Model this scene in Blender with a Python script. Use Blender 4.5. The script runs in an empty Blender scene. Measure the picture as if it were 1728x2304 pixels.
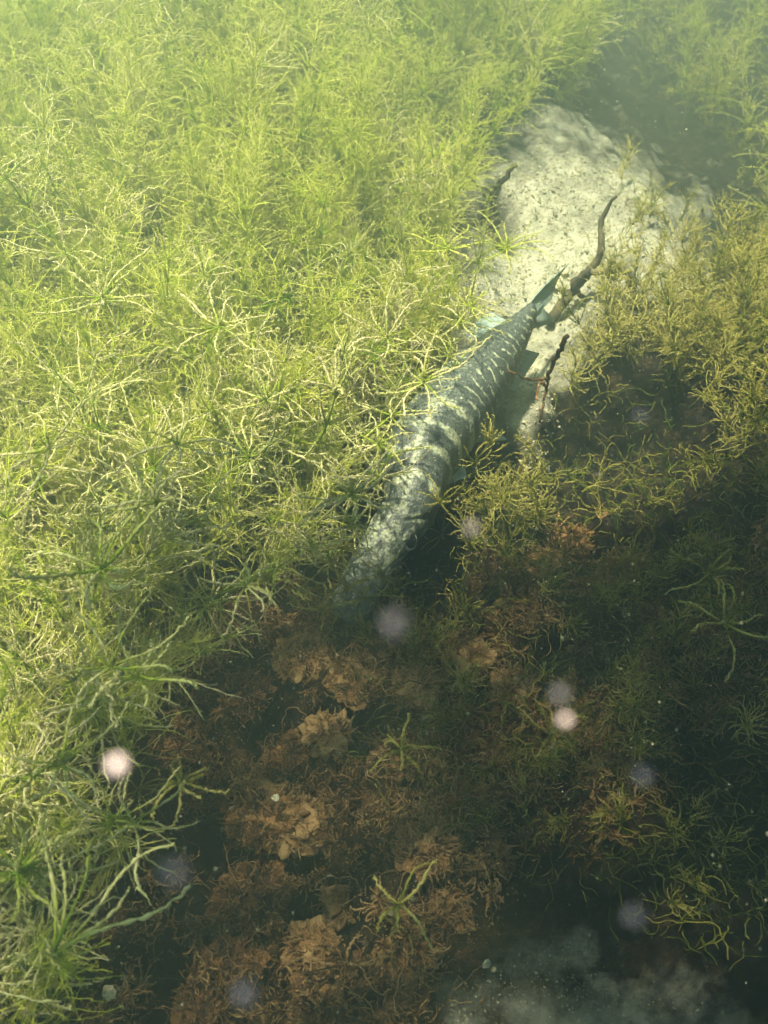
import bpy, math, random
import numpy as np
from mathutils import Vector, Matrix, Euler
import mathutils.noise as mn

R = math.radians
rnd = random.Random(7)
rng = np.random.default_rng(7)
sc = bpy.context.scene
COL = sc.collection

# ------------------------------------------------------------------ camera, world, sun, exposure
CAM_H, PITCH, F = 1.1, 50.0, 2470.0          # metres, degrees below the horizontal, focal length in photo pixels
cam_d = bpy.data.cameras.new('camera')
cam = bpy.data.objects.new('camera', cam_d); COL.objects.link(cam)
cam.location = (0, 0, CAM_H); cam.rotation_euler = (R(90 - PITCH), 0, 0)
cam_d.sensor_fit = 'VERTICAL'; cam_d.sensor_height = 36; cam_d.lens = 18 / (1152 / F)
cam_d.clip_start = 0.01; cam_d.clip_end = 200
cam_d.dof.use_dof = True; cam_d.dof.focus_distance = 1.28; cam_d.dof.aperture_fstop = 8.5
sc.camera = cam

SUN = Vector((-0.22, 0.06, 1.0)).normalized()     # direction towards the sun
w = bpy.data.worlds.new('World'); sc.world = w; w.use_nodes = True
nt = w.node_tree; nt.nodes.clear()
wo = nt.nodes.new('ShaderNodeOutputWorld'); bg = nt.nodes.new('ShaderNodeBackground'); sky = nt.nodes.new('ShaderNodeTexSky')
sky.sky_type = 'NISHITA'; sky.sun_disc = False
sky.sun_elevation = math.asin(SUN.z); sky.sun_rotation = math.atan2(SUN.x, SUN.y)
bg.inputs[1].default_value = 0.05
nt.links.new(sky.outputs[0], bg.inputs[0]); nt.links.new(bg.outputs[0], wo.inputs[0])
sd = bpy.data.lights.new('sun', 'SUN'); sun = bpy.data.objects.new('sun', sd); COL.objects.link(sun)
sd.energy = 5.0; sd.angle = R(4.0); sd.color = (1.0, 0.94, 0.66)
sun.rotation_euler = SUN.to_track_quat('Z', 'Y').to_euler()
sc.view_settings.view_transform = 'Standard'; sc.view_settings.look = 'None'
sc.view_settings.exposure = 2.3; sc.view_settings.gamma = 1.0; sc.view_settings.use_curve_mapping = False
sc.cycles.volume_bounces = 0; sc.cycles.max_bounces = 4; sc.cycles.diffuse_bounces = 3; sc.cycles.glossy_bounces = 2
sc.cycles.transmission_bounces = 3; sc.cycles.transparent_max_bounces = 4; sc.cycles.use_adaptive_sampling = True; sc.cycles.adaptive_threshold = 0.025
sc.cycles.use_denoising = True

# ------------------------------------------------------------------ coordinates
cp, sp = math.cos(R(PITCH)), math.sin(R(PITCH))
def G(px, py, z=0.0):
    """the point of the place at height z that the photograph shows at (px, py)"""
    dx, dy = (px - 864) / F, (py - 1152) / F
    d = Vector((dx, cp - dy * sp, -sp - dy * cp))
    t = (z - CAM_H) / d.z
    return Vector((d.x * t, d.y * t, z))
def PROJ(x, y, z=0.0):
    x, y, z = np.asarray(x, float), np.asarray(y, float), np.asarray(z, float) - CAM_H
    dep = y * cp - z * sp; up = y * sp + z * cp
    dep = np.maximum(dep, 0.15)
    return 864 + F * x / dep, 1152 - F * up / dep

# ------------------------------------------------------------------ mesh collecting
class MB:
    def __init__(s): s.V = []; s.F = []; s.A = []; s.n = 0
    def add(s, V, Fc, A):
        V = np.asarray(V, float); s.V.append(V); s.F.extend((np.asarray(f) + s.n) for f in Fc)
        s.A.append(np.broadcast_to(np.asarray(A, float), (len(V),)).copy()); s.n += len(V)
    def tube(s, P, rad, k=4, A=0.5, cap=True):
        P = np.asarray(P, float); n = len(P); rad = np.broadcast_to(np.asarray(rad, float), (n,))
        T = np.gradient(P, axis=0); T /= np.linalg.norm(T, axis=1)[:, None] + 1e-12
        ref = np.array([0.0, 0, 1]) if abs(T[0][2]) < .9 else np.array([1.0, 0, 0])
        N = np.cross(T, ref); N /= np.linalg.norm(N, axis=1)[:, None] + 1e-12
        B = np.cross(T, N)
        a = np.arange(k) * 2 * np.pi / k
        ring = N[:, None, :] * np.cos(a)[None, :, None] + B[:, None, :] * np.sin(a)[None, :, None]
        V = (P[:, None, :] + ring * rad[:, None, None]).reshape(-1, 3)
        i, j = np.meshgrid(np.arange(n - 1), np.arange(k), indexing='ij')
        q = np.stack([i * k + j, i * k + (j + 1) % k, (i + 1) * k + (j + 1) % k, (i + 1) * k + j], -1).reshape(-1, 4)
        fs = list(q)
        if cap: fs.append(np.arange(k)[::-1]); fs.append(np.arange(k) + (n - 1) * k)
        s.add(V, fs, np.repeat(np.broadcast_to(np.asarray(A, float), (n,)), k))
        return T, N, B
    def tris(s, V, A):
        m = len(V) // 3; s.add(V, list(np.arange(m * 3).reshape(m, 3)), A)
    def mesh(s, name, mat, smooth=True, M=None):
        V = np.concatenate(s.V)
        if M is not None:
            Mn = np.array(M); V = V @ Mn[:3, :3].T + Mn[:3, 3]
        me = bpy.data.meshes.new(name)
        ln = np.array([len(f) for f in s.F], np.int32); li = np.concatenate(s.F).astype(np.int32)
        me.vertices.add(len(V)); me.loops.add(len(li)); me.polygons.add(len(ln))
        me.vertices.foreach_set('co', V.astype(np.float32).ravel())
        me.loops.foreach_set('vertex_index', li)
        st = np.zeros(len(ln), np.int32); st[1:] = np.cumsum(ln)[:-1]
        me.polygons.foreach_set('loop_start', st)
        me.update(calc_edges=True)
        me.polygons.foreach_set('use_smooth', np.full(len(ln), smooth))
        at = me.attributes.new('crust', 'FLOAT', 'POINT'); at.data.foreach_set('value', np.concatenate(s.A).astype(np.float32))
        me.materials.append(mat); me.update(); return me

def link(name, me, parent=None, **kw):
    o = bpy.data.objects.new(name, me); COL.objects.link(o)
    if parent: o.parent = parent
    for k, v in kw.items(): o[k] = v
    return o
def empty(name, loc=(0, 0, 0), **kw):
    o = bpy.data.objects.new(name, None); COL.objects.link(o); o.location = loc; o.empty_display_size = .02
    for k, v in kw.items(): o[k] = v
    return o

def fbm(P, f, octs=3, seed=0.0):
    """vectorised value noise, -1..1"""
    P = np.asarray(P, float) * f + seed
    out = np.zeros(len(P)); amp = 1.0; tot = 0
    for o in range(octs):
        i = np.floor(P).astype(np.int64); fr = P - i; u = fr * fr * (3 - 2 * fr)
        acc = np.zeros(len(P))
        D = P.shape[1]
        for c in range(2 ** D):
            h = np.zeros(len(P), np.int64); wgt = np.ones(len(P))
            for d in range(D):
                b = (c >> d) & 1
                h = h * 1619 + (i[:, d] + b) * (31337 + 7919 * d); h = (h ^ (h >> 13)) & 0x7fffffff
                wgt = wgt * (u[:, d] if b else 1 - u[:, d])
            h = (h * (h * h * 15731 + 789221) + 1376312589) & 0x7fffffff
            acc += wgt * (1 - h / 1073741824.0)
        out += acc * amp; tot += amp; amp *= .5; P = P * 2.03 + 17.1
    return out / tot
def sstep(a, b, x): t = np.clip((x - a) / (b - a), 0, 1); return t * t * (3 - 2 * t)

# ------------------------------------------------------------------ materials
def new_mat(name):
    m = bpy.data.materials.new(name); m.use_nodes = True; m.node_tree.nodes.clear(); return m, m.node_tree
def N(t, typ, **kw):
    n = t.nodes.new(typ)
    for k, v in kw.items():
        if k.startswith('i_'): n.inputs[int(k[2:]) if k[2:].isdigit() else k[2:]].default_value = v
        else: setattr(n, k, v)
    return n
def ramp(t, fac, stops):
    r = t.nodes.new('ShaderNodeValToRGB'); e = r.color_ramp.elements
    while len(e) < len(stops): e.new(0.5)
    for q, (p, c) in zip(e, stops): q.position = p; q.color = (*c, 1)
    t.links.new(fac, r.inputs[0]); return r.outputs[0]
def mixc(t, fac, a, b, mode='MIX'):
    m = t.nodes.new('ShaderNodeMix'); m.data_type = 'RGBA'; m.blend_type = mode
    for v, i in ((fac, 0), (a, 6), (b, 7)):
        if hasattr(v, 'is_linked'): t.links.new(v, m.inputs[i])
        else: m.inputs[i].default_value = v if i == 0 else (*v, 1)
    return m.outputs[2]

def plant_mat(name, stops, tint, transl=.35, grain=.35, rough=.8, bd=.0006):
    """stops: colour by the crust attribute (0 = bare green cell wall, 1 = lime crust)"""
    m, t = new_mat(name); L = t.links.new
    at = N(t, 'ShaderNodeAttribute', attribute_name='crust'); oi = N(t, 'ShaderNodeObjectInfo')
    geo = N(t, 'ShaderNodeNewGeometry'); no = N(t, 'ShaderNodeTexNoise', i_Scale=420.0, i_Detail=2.0)
    L(geo.outputs['Position'], no.inputs['Vector'])
    no2 = N(t, 'ShaderNodeTexNoise', i_Scale=7.0, i_Detail=2.0); L(geo.outputs['Position'], no2.inputs['Vector'])
    a = N(t, 'ShaderNodeMath', operation='MULTIPLY_ADD', i_1=grain * 2.2, i_2=-grain * 1.1); L(no.outputs[0], a.inputs[0])
    b = N(t, 'ShaderNodeMath', operation='ADD'); L(at.outputs['Fac'], b.inputs[0]); L(a.outputs[0], b.inputs[1])
    d = N(t, 'ShaderNodeMath', operation='MULTIPLY_ADD', i_1=.7, i_2=-.38); L(oi.outputs['Random'], d.inputs[0])
    e = N(t, 'ShaderNodeMath', operation='ADD'); L(b.outputs[0], e.inputs[0]); L(d.outputs[0], e.inputs[1])
    c = ramp(t, e.outputs[0], stops)
    f = N(t, 'ShaderNodeMath', operation='MULTIPLY_ADD', i_1=1.6, i_2=-.55, use_clamp=True); L(no2.outputs[0], f.inputs[0])
    c2 = mixc(t, f.outputs[0], (1, 1, 1), tint)
    col = mixc(t, 1.0, c, c2, 'MULTIPLY')
    p = N(t, 'ShaderNodeBsdfPrincipled', i_Roughness=rough); L(col, p.inputs['Base Color'])
    p.inputs['Specular IOR Level'].default_value = .25
    tr = N(t, 'ShaderNodeBsdfTranslucent'); L(col, tr.inputs[0])
    mx = N(t, 'ShaderNodeMixShader', i_0=transl); L(p.outputs[0], mx.inputs[1]); L(tr.outputs[0], mx.inputs[2])
    bu = N(t, 'ShaderNodeBump', i_Strength=.5, i_Distance=bd); L(no.outputs[0], bu.inputs['Height'])
    L(bu.outputs[0], p.inputs['Normal'])
    o = N(t, 'ShaderNodeOutputMaterial'); L(mx.outputs[0], o.inputs[0]); return m

M_CRUST = plant_mat('lime_crusted_weed', [(0, (.17, .28, .02)), (.35, (.38, .45, .05)), (.58, (.50, .51, .17)), (1, (.74, .68, .42))], (.74, .90, .45))
M_FINE = plant_mat('fine_green_weed', [(0, (.22, .34, .02)), (.4, (.48, .55, .05)), (.7, (.64, .65, .12)), (1, (.72, .70, .26))], (.85, .95, .5))
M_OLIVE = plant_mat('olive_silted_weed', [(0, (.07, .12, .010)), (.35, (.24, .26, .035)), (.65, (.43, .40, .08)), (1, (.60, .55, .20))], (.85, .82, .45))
M_RUST = plant_mat('rusty_dead_weed', [(0, (.025, .014, .010)), (.35, (.14, .070, .030)), (.65, (.38, .20, .075)), (1, (.60, .40, .19))], (.38, .30, .26), transl=.2, grain=.7, bd=.003)
M_TWIG = plant_mat('sunken_wood', [(0, (.03, .027, .017)), (.5, (.07, .06, .035)), (1, (.18, .16, .09))], (.6, .6, .5), transl=0.0)
M_SHELL = plant_mat('pale_shell', [(0, (.4, .38, .3)), (.5, (.62, .6, .5)), (1, (.8, .78, .68))], (.9, .9, .85), transl=0.0)
M_SPECK = plant_mat('floating_silt', [(0, (.35, .36, .22)), (.5, (.6, .58, .42)), (1, (.85, .82, .7))], (1, 1, 1), transl=.3)
M_STONE = plant_mat('marl_lump', [(0, (.35, .33, .22)), (.5, (.50, .47, .33)), (1, (.65, .62, .46))], (.8, .8, .7), transl=0.0)

# ground material: attributes sand / rust / green drive bottom type; bare mud darkens the pits in place of shade
m, t = new_mat('lake_bed'); L = t.links.new
geo = N(t, 'ShaderNodeNewGeometry')
def tex(sc_, det=4.0, rough=.6):
    n = N(t, 'ShaderNodeTexNoise', i_Scale=sc_, i_Detail=det, i_Roughness=rough); L(geo.outputs['Position'], n.inputs['Vector']); return n.outputs[0]
a_s = N(t, 'ShaderNodeAttribute', attribute_name='sand'); a_r = N(t, 'ShaderNodeAttribute', attribute_name='rust')
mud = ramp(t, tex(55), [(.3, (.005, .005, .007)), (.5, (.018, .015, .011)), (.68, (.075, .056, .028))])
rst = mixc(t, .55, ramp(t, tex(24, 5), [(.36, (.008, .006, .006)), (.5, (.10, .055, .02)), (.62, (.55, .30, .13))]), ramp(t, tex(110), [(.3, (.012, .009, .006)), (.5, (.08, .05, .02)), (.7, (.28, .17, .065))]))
snd = ramp(t, tex(75), [(.28, (.30, .30, .20)), (.42, (.66, .65, .50)), (.7, (.84, .83, .68))])
vor = N(t, 'ShaderNodeTexVoronoi', i_Scale=260.0); L(geo.outputs['Position'], vor.inputs['Vector'])
c = mixc(t, a_r.outputs['Fac'], mud, rst)
k = N(t, 'ShaderNodeMath', operation='MULTIPLY_ADD', i_1=1.5, i_2=-.75); L(tex(17, 8, .7), k.inputs[0])
k2 = N(t, 'ShaderNodeMath', operation='ADD', use_clamp=True); L(a_s.outputs['Fac'], k2.inputs[0]); L(k.outputs[0], k2.inputs[1])
kk = ramp(t, k2.outputs[0], [(.18, (0, 0, 0)), (.80, (1, 1, 1))])
fine = ramp(t, tex(420, 3), [(.3, (.45, .45, .45)), (.5, (1, 1, 1)), (.68, (2.2, 2.0, 1.6))])
c = mixc(t, 1.0, c, fine, 'MULTIPLY')
c = mixc(t, kk, c, snd)
sp_ = ramp(t, vor.outputs['Distance'], [(0, (.5, .5, .5)), (.35, (1, 1, 1))])
c = mixc(t, .5, c, sp_, 'MULTIPLY')
p = N(t, 'ShaderNodeBsdfPrincipled', i_Roughness=.95); L(c, p.inputs['Base Color']); p.inputs['Specular IOR Level'].default_value = .15
bu = N(t, 'ShaderNodeBump', i_Strength=1.0, i_Distance=.010); L(tex(160, 6, .8), bu.inputs['Height']); L(bu.outputs[0], p.inputs['Normal'])
o = N(t, 'ShaderNodeOutputMaterial'); L(p.outputs[0], o.inputs[0]); M_BED = m

# ------------------------------------------------------------------ bottom types (world masks)
def soft_poly(px, py, pts, soft):
    """signed distance (pixels) to a closed outline -> 0..1 inside"""
    pts = np.array(pts, float); d = np.full(px.shape, 1e9); ins = np.zeros(px.shape, bool)
    Q = np.stack([px, py], 1) / 100.0
    px, py = px + 70 * fbm(Q, .9, 4, 5), py + 70 * fbm(Q, .9, 4, 55)
    for i in range(len(pts)):
        a, b = pts[i], pts[(i + 1) % len(pts)]
        e = b - a; L2 = (e ** 2).sum()
        tt = np.clip(((px - a[0]) * e[0] + (py - a[1]) * e[1]) / L2, 0, 1)
        d = np.minimum(d, np.hypot(px - a[0] - tt * e[0], py - a[1] - tt * e[1]))
        cr = ((a[1] > py) != (b[1] > py)) & (px < (b[0] - a[0]) * (py - a[1]) / (b[1] - a[1] + 1e-9) + a[0])
        ins ^= cr
    return sstep(-soft, soft, np.where(ins, d, -d))
SAND1 = [(1000, 420), (1130, 360), (1290, 330), (1440, 290), (1640, 340), (1760, 500), (1690, 600), (1400, 700), (1290, 800), (1230, 880), (1200, 1000), (1130, 1010), (1080, 960), (1000, 700), (1010, 560)]
SAND2 = [(1180, 2170), (1300, 2150), (1400, 2230), (1520, 2240), (1600, 2300), (1660, 2460), (1000, 2460), (960, 2280)]
TRENCH = [(1120, -400), (1330, 60), (1440, 190), (1540, 300), (1590, 380), (1660, 480), (1780, 540), (2600, 700), (3200, -900)]
PITS = [(980, 1300, 110, 150, .07), (470, 1860, 110, 140, .09), (400, 2000, 120, 110, .08), (700, 2060, 90, 80, .06), (1430, 1010, 190, 110, .08), (1600, 1750, 130, 130, .05), (1380, 1230, 80, 60, .05), (620, 1640, 100, 60, .05), (1050, 480, 110, 70, .09), (380, 2230, 90, 90, .06), (820, 1640, 80, 60, .05), (1180, 1080, 80, 70, .04), (1250, 1500, 140, 90, .06), (1060, 1930, 100, 50, .05)]
def pit_mask(px, py):
    Q = np.stack([px, py], 1) / 100.0; px = px + 60 * fbm(Q, 1.3, 3, 91); py = py + 60 * fbm(Q, 1.3, 3, 19); m_ = np.zeros(px.shape); d_ = np.zeros(px.shape)
    for (a, b, ra, rb, dp) in PITS:
        k = sstep(1.35, .6, np.hypot((px - a) / ra, (py - b) / rb)); m_ = np.maximum(m_, k); d_ = np.maximum(d_, k * dp)
    return m_, d_
def bed_height(x, y):
    P = np.stack([x, y], 1)
    px, py = PROJ(x, y)
    ok = (y > -.2)
    tr = soft_poly(px, py, TRENCH, 230) * ok
    s1 = soft_poly(px, py, SAND1, 130) * ok; s2 = soft_poly(px, py, SAND2, 150) * ok
    h = .030 * fbm(P, 3.2, 3) + .018 * fbm(P, 13, 3, 5) + .007 * fbm(P, 45, 3, 9)
    rid = 1 - np.abs(fbm(P, 9, 3, 21)) * 2
    low = sstep(1050, 1500, py) * (1 - s2)
    h += low * (.030 * np.clip(rid, -1, 1) + .012 * fbm(P, 70, 2, 3)) 
    h = h * (1 - .45 * s1) + s1 * (.034 * fbm(P, 13, 4, 40) + .020 * np.abs(fbm(P, 34, 4, 50)) + .006 * fbm(P, 95, 2, 8) - .012 * np.clip(fbm(P, 24, 2, 90) - .35, 0, 1) * 3)
    h -= pit_mask(px, py)[1] * ok
    h -= tr * (.30 + .10 * fbm(P, 2.5, 2, 60))
    far = sstep(3.2, 7.0, np.hypot(x, y)); h += far * .35 * (fbm(P, .6, 2, 70) - .2)
    return h, s1, s2, tr, low
def hz(x, y): return float(bed_height(np.array([float(x)]), np.array([float(y)]))[0][0])

def grid_axis(lo, hi, flo, fhi, fine, n_out):
    mid = np.arange(flo, fhi, fine)
    a = flo - (np.linspace(0, 1, n_out + 1)[1:][::-1] ** 2) * (flo - lo)
    b = mid[-1] + (np.linspace(0, 1, n_out + 1)[1:] ** 2) * (hi - mid[-1])
    return np.concatenate([a, mid, b])
xs = grid_axis(-9, 9, -.95, 1.15, .0065, 50); ys = grid_axis(-6, 12, .05, 2.75, .0075, 60)
gx, gy = np.meshgrid(xs, ys, indexing='ij'); fx, fy = gx.ravel(), gy.ravel()
hh, s1, s2, trm, low = bed_height(fx, fy)
nx, ny = len(xs), len(ys)
V = np.stack([fx, fy, hh], 1)
i, j = np.meshgrid(np.arange(nx - 1), np.arange(ny - 1), indexing='ij')
q = np.stack([i * ny + j, (i + 1) * ny + j, (i + 1) * ny + j + 1, i * ny + j + 1], -1).reshape(-1, 4).astype(np.int32)
me = bpy.data.meshes.new('lake_bed')
me.vertices.add(len(V)); me.loops.add(q.size); me.polygons.add(len(q))
me.vertices.foreach_set('co', V.astype(np.float32).ravel()); me.loops.foreach_set('vertex_index', q.ravel())
me.polygons.foreach_set('loop_start', np.arange(0, q.size, 4, dtype=np.int32)); me.update(calc_edges=True)
me.polygons.foreach_set('use_smooth', np.ones(len(q), bool))
P2 = np.stack([fx, fy], 1)
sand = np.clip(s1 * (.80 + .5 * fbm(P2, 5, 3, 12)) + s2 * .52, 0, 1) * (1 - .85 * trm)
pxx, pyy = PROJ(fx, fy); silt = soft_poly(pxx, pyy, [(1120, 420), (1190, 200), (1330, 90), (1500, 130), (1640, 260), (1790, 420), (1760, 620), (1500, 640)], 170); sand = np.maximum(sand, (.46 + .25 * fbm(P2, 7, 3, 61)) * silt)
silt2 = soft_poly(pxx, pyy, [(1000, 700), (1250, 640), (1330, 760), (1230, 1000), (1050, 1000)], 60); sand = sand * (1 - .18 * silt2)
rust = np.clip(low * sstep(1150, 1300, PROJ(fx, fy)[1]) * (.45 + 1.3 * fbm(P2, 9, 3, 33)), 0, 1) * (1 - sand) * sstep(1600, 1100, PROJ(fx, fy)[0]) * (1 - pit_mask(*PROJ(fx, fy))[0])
sand_pit = 1 - pit_mask(*PROJ(fx, fy))[0]  # sand and rust cleared in pits: black mud stands in for hollow shade
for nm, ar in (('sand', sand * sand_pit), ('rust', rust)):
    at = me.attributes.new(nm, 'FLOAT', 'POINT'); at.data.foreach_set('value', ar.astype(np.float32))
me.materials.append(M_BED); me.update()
link('ground', me, kind='structure', label='lumpy lake bed of pale marl, brown silt and dead weed')

# ------------------------------------------------------------------ water haze
bm_v = [(-11, -8, -2.2), (11, -8, -2.2), (11, 14, -2.2), (-11, 14, -2.2), (-11, -8, 1.16), (11, -8, 1.16), (11, 14, 1.16), (-11, 14, 1.16)]
hme = bpy.data.meshes.new('haze'); hme.from_pydata(bm_v, [], [(3, 2, 1, 0), (4, 5, 6, 7), (0, 1, 5, 4), (1, 2, 6, 5), (2, 3, 7, 6), (3, 0, 4, 7)])
m, t = new_mat('water_haze'); pv = N(t, 'ShaderNodeVolumePrincipled'); pv.inputs['Color'].default_value = (.65, .91, .66, 1)
pv.inputs['Density'].default_value = .40; pv.inputs['Anisotropy'].default_value = .4
o = N(t, 'ShaderNodeOutputMaterial'); t.links.new(pv.outputs[0], o.inputs['Volume']); hme.materials.append(m)
link('haze', hme, kind='stuff', label='pale green turbid lake water')

# ------------------------------------------------------------------ unseen raft added above the frame to shade the near bottom
def box_mesh(name, lo, hi, mat):
    me = bpy.data.meshes.new(name)
    me.from_pydata([(x, y, z) for x in (lo[0], hi[0]) for y in (lo[1], hi[1]) for z in (lo[2], hi[2])], [],
                   [(0, 1, 3, 2), (4, 6, 7, 5), (0, 2, 6, 4), (1, 5, 7, 3), (0, 4, 5, 1), (2, 3, 7, 6)])
    me.materials.append(mat); return me
def sunshade():
    ww = SUN / SUN.z; zb = 1.30
    c_ = G(470, 1420); corner = Vector((c_.x + ww.x * zb, c_.y + ww.y * zb, zb))
    root = empty('plank_sunshade', corner, label='unseen plank raft moored overhead, its shade darkening the near bottom', category='sunshade')
    root.rotation_euler.z = R(23)
    Lx, Ly = 2.6, 2.3
    for k in range(18):
        y0 = -Ly + k * Ly / 18
        o = link('plank', box_mesh('plank', (rnd.uniform(-.012, .012) + .68 * y0 if y0 > -1.2 else -.8, y0, .12), (Lx, y0 + Ly / 18 - .023, .150), M_TWIG), root)  # slanted ends and gaps shaped for the shade they throw
    for x in (.15, 1.25, 2.35): link('joist', box_mesh('joist', (x, -Ly + .02, .02), (x + .09, -.03, .118), M_TWIG), root)
    for x in (.40, 1.45): link('float', box_mesh('float', (x, -Ly + .1, -.10), (x + 1.04, -.16, .018), M_TWIG), root)  # solid slabs added for the darkest part of the shade
sunshade()

# ------------------------------------------------------------------ weed builders
def branchlet(mb, L, elev, az, droop, r0, seed, segs=14, k=4, spikes=34, spike=.0028, crust=(.2, .95), bead=.55, wob=.06, origin=(0, 0, 0)):
    g = np.random.default_rng(seed)
    s = np.linspace(0, 1, segs)
    el = elev + droop * s; aa = az + wob * 6 * np.sin(s * g.uniform(2, 5) + g.uniform(0, 6)) * s
    d = np.stack([np.cos(el) * np.cos(aa), np.cos(el) * np.sin(aa), np.sin(el)], 1)
    P = np.array(origin) + np.concatenate([[np.zeros(3)], np.cumsum(d[:-1] * (L / (segs - 1)), axis=0)])
    P += g.normal(0, .0007, P.shape) * s[:, None]
    rr = r0 * (1.0 - .35 * s ** 3) * (1 + bead * (np.sin(s * segs * 1.9 + g.uniform(0, 6)) * .6 + g.uniform(-.6, .8, segs)) * np.minimum(1, s * 3))
    rr = np.maximum(rr, r0 * .35); rr[0] = r0 * .6
    A = crust[0] + (crust[1] - crust[0]) * sstep(.0, .55, s) + g.uniform(-.12, .12, segs)
    T, Nn, B = mb.tube(P, rr, k, A, cap=True)
    if spikes:
        u = g.uniform(.08, 1, spikes); u = np.round(u * segs * .7) / (segs * .7) + g.normal(0, .012, spikes); u = np.clip(u, .03, .999)
        f = u * (segs - 1); i0 = np.minimum(f.astype(int), segs - 2); fr = (f - i0)[:, None]
        C = P[i0] * (1 - fr) + P[i0 + 1] * fr; a = g.uniform(0, 2 * np.pi, spikes)[:, None]
        rad = Nn[i0] * np.cos(a) + B[i0] * np.sin(a); ln = r0 * .8 + spike * g.uniform(.35, 1.1, spikes)[:, None] * (1 - .3 * u[:, None])
        tip = C + (rad + T[i0] * g.uniform(.1, .9, (spikes, 1))) * ln; wd = r0 * g.uniform(.35, .7, (spikes, 1))
        side = np.cross(rad, T[i0])
        VV = np.stack([C - T[i0] * wd, C + T[i0] * wd, tip], 1).reshape(-1, 3)
        mb.tris(VV, np.repeat(A[i0] + g.uniform(-.1, .25, spikes), 3))
        VV = np.stack([C - side * wd * .8, C + side * wd * .8, tip], 1).reshape(-1, 3)
        mb.tris(VV, np.repeat(A[i0] + g.uniform(-.1, .25, spikes), 3))
    return P

def whorl_mb(seed, n, L, elev, droop, r0, **kw):
    g = np.random.default_rng(seed); mb = MB(); a0 = g.uniform(0, 6.28)
    for b in range(n):
        branchlet(mb, L * g.uniform(.45, 1.25), elev + g.normal(0, .33), a0 + 6.283 * (b + g.uniform(-.45, .45)) / n,
                  droop + g.normal(0, .6), r0 * g.uniform(.8, 1.2), seed * 97 + b, **kw)
    return mb

KINDS = {
    # n, L, elev, droop, r0, kwargs
    'crust': dict(mat=M_CRUST, n=8, L=.066, elev=.6, droop=-.1, r0=.00072, kw=dict(segs=18, spikes=100, spike=.0032, wob=.10, bead=.75)),
    'fine': dict(mat=M_FINE, n=10, L=.058, elev=1.0, droop=-.1, r0=.00042, kw=dict(segs=9, spikes=36, spike=.0055, crust=(.15, .85), bead=.3, wob=.12)),
    'olive': dict(mat=M_OLIVE, n=8, L=.034, elev=.7, droop=.3, r0=.00055, kw=dict(segs=11, spikes=26, spike=.0026, crust=(.1, .9), wob=.14)),
    'rust': dict(mat=M_RUST, n=7, L=.021, elev=.35, droop=-.4, r0=.0006, kw=dict(segs=9, spikes=44, spike=.0026, crust=(.1, .9), wob=.2)),
}
NV = 7
WH = {}
for kname, K in KINDS.items():
    for v in range(NV):
        g = random.Random(v * 31 + len(kname))
        mb = whorl_mb(1000 + v * 13 + len(kname) * 101, K['n'] + g.choice((-1, 0, 1)), K['L'], K['elev'] + g.uniform(-.25, .35), K['droop'] + g.uniform(-.3, .3), K['r0'], **K['kw'])
        WH[kname, v] = (mb, mb.mesh(kname + '_whorl', K['mat']))

def plant_spec(kname, seed, H, lean, bend, gap, topshrink=.45):
    """stem polyline and whorl placements of one plant"""
    g = random.Random(seed); K = KINDS[kname]
    n = 12; P = []; az = g.uniform(0, 6.28); p = Vector((0, 0, -.01)); th = lean
    for i in range(n):
        P.append(p.copy()); th2 = th + bend * i / n
        p = p + Vector((math.sin(th2) * math.cos(az), math.sin(th2) * math.sin(az), math.cos(th2))) * (H / (n - 1)) + Vector((g.gauss(0, .003), g.gauss(0, .003), 0))
    P = [np.array(q) for q in P]; P = np.array(P)
    wh = []; s = g.uniform(.12, .25)
    m_ = max(2, int(H / gap))
    for q in range(m_):
        s = .18 + .82 * (q + 1) / m_
        f = min(s * (n - 1), n - 1.001); i0 = int(f); fr = f - i0
        pos = P[i0] * (1 - fr) + P[i0 + 1] * fr; T = Vector(P[i0 + 1] - P[i0]).normalized()
        scl = (1.0 if s < .75 else 1 - topshrink * (s - .75) / .25) * g.uniform(.8, 1.2)
        M = Matrix.Translation(Vector(pos)) @ T.to_track_quat('Z', 'Y').to_matrix().to_4x4() @ Matrix.Rotation(g.uniform(0, 6.28), 4, 'Z') @ Matrix.Scale(scl, 4)
        if s > .93: M = M @ Matrix.Diagonal((.75, .75, 1.15, 1))
        wh.append((g.randrange(NV), M))
    mb = MB(); mb.tube(P, np.linspace(1.25, .75, n) * KINDS[kname]['r0'] * 1.15, 5, np.linspace(.0, .35, n))
    return mb, wh

def joined(kname, mb, wh):
    J = MB(); J.V = list(mb.V); J.F = list(mb.F); J.A = list(mb.A); J.n = mb.n
    for v, M in wh:
        src = WH[kname, v][0]; Mn = np.array(M)
        Vv = np.concatenate(src.V) @ Mn[:3, :3].T + Mn[:3, 3]
        J.add(Vv, src.F, np.concatenate(src.A))
    return J

PROTO = {}
def make_protos(kname, count, Hs, lean, bend, gap):
    K = KINDS[kname]; out = []
    for c_ in range(count):
        H = Hs[0] + (Hs[1] - Hs[0]) * c_ / max(1, count - 1)
        mb, wh = plant_spec(kname, 500 + c_ * 7 + len(kname), H, lean * rnd.uniform(.3, 1), bend * rnd.uniform(-1, 1), gap)
        out.append(dict(H=H, stem=mb.mesh(kname + '_stem', K['mat']), wh=wh, whole=joined(kname, mb, wh).mesh(kname + '_plant', K['mat'])))
    PROTO[kname] = out
make_protos('crust', 8, (.14, .34), .25, .5, .042)
make_protos('fine', 7, (.14, .34), .22, .5, .032)
make_protos('olive', 8, (.07, .17), .4, .9, .022)
make_protos('rust', 7, (.03, .08), .7, 1.2, .016)

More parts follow.
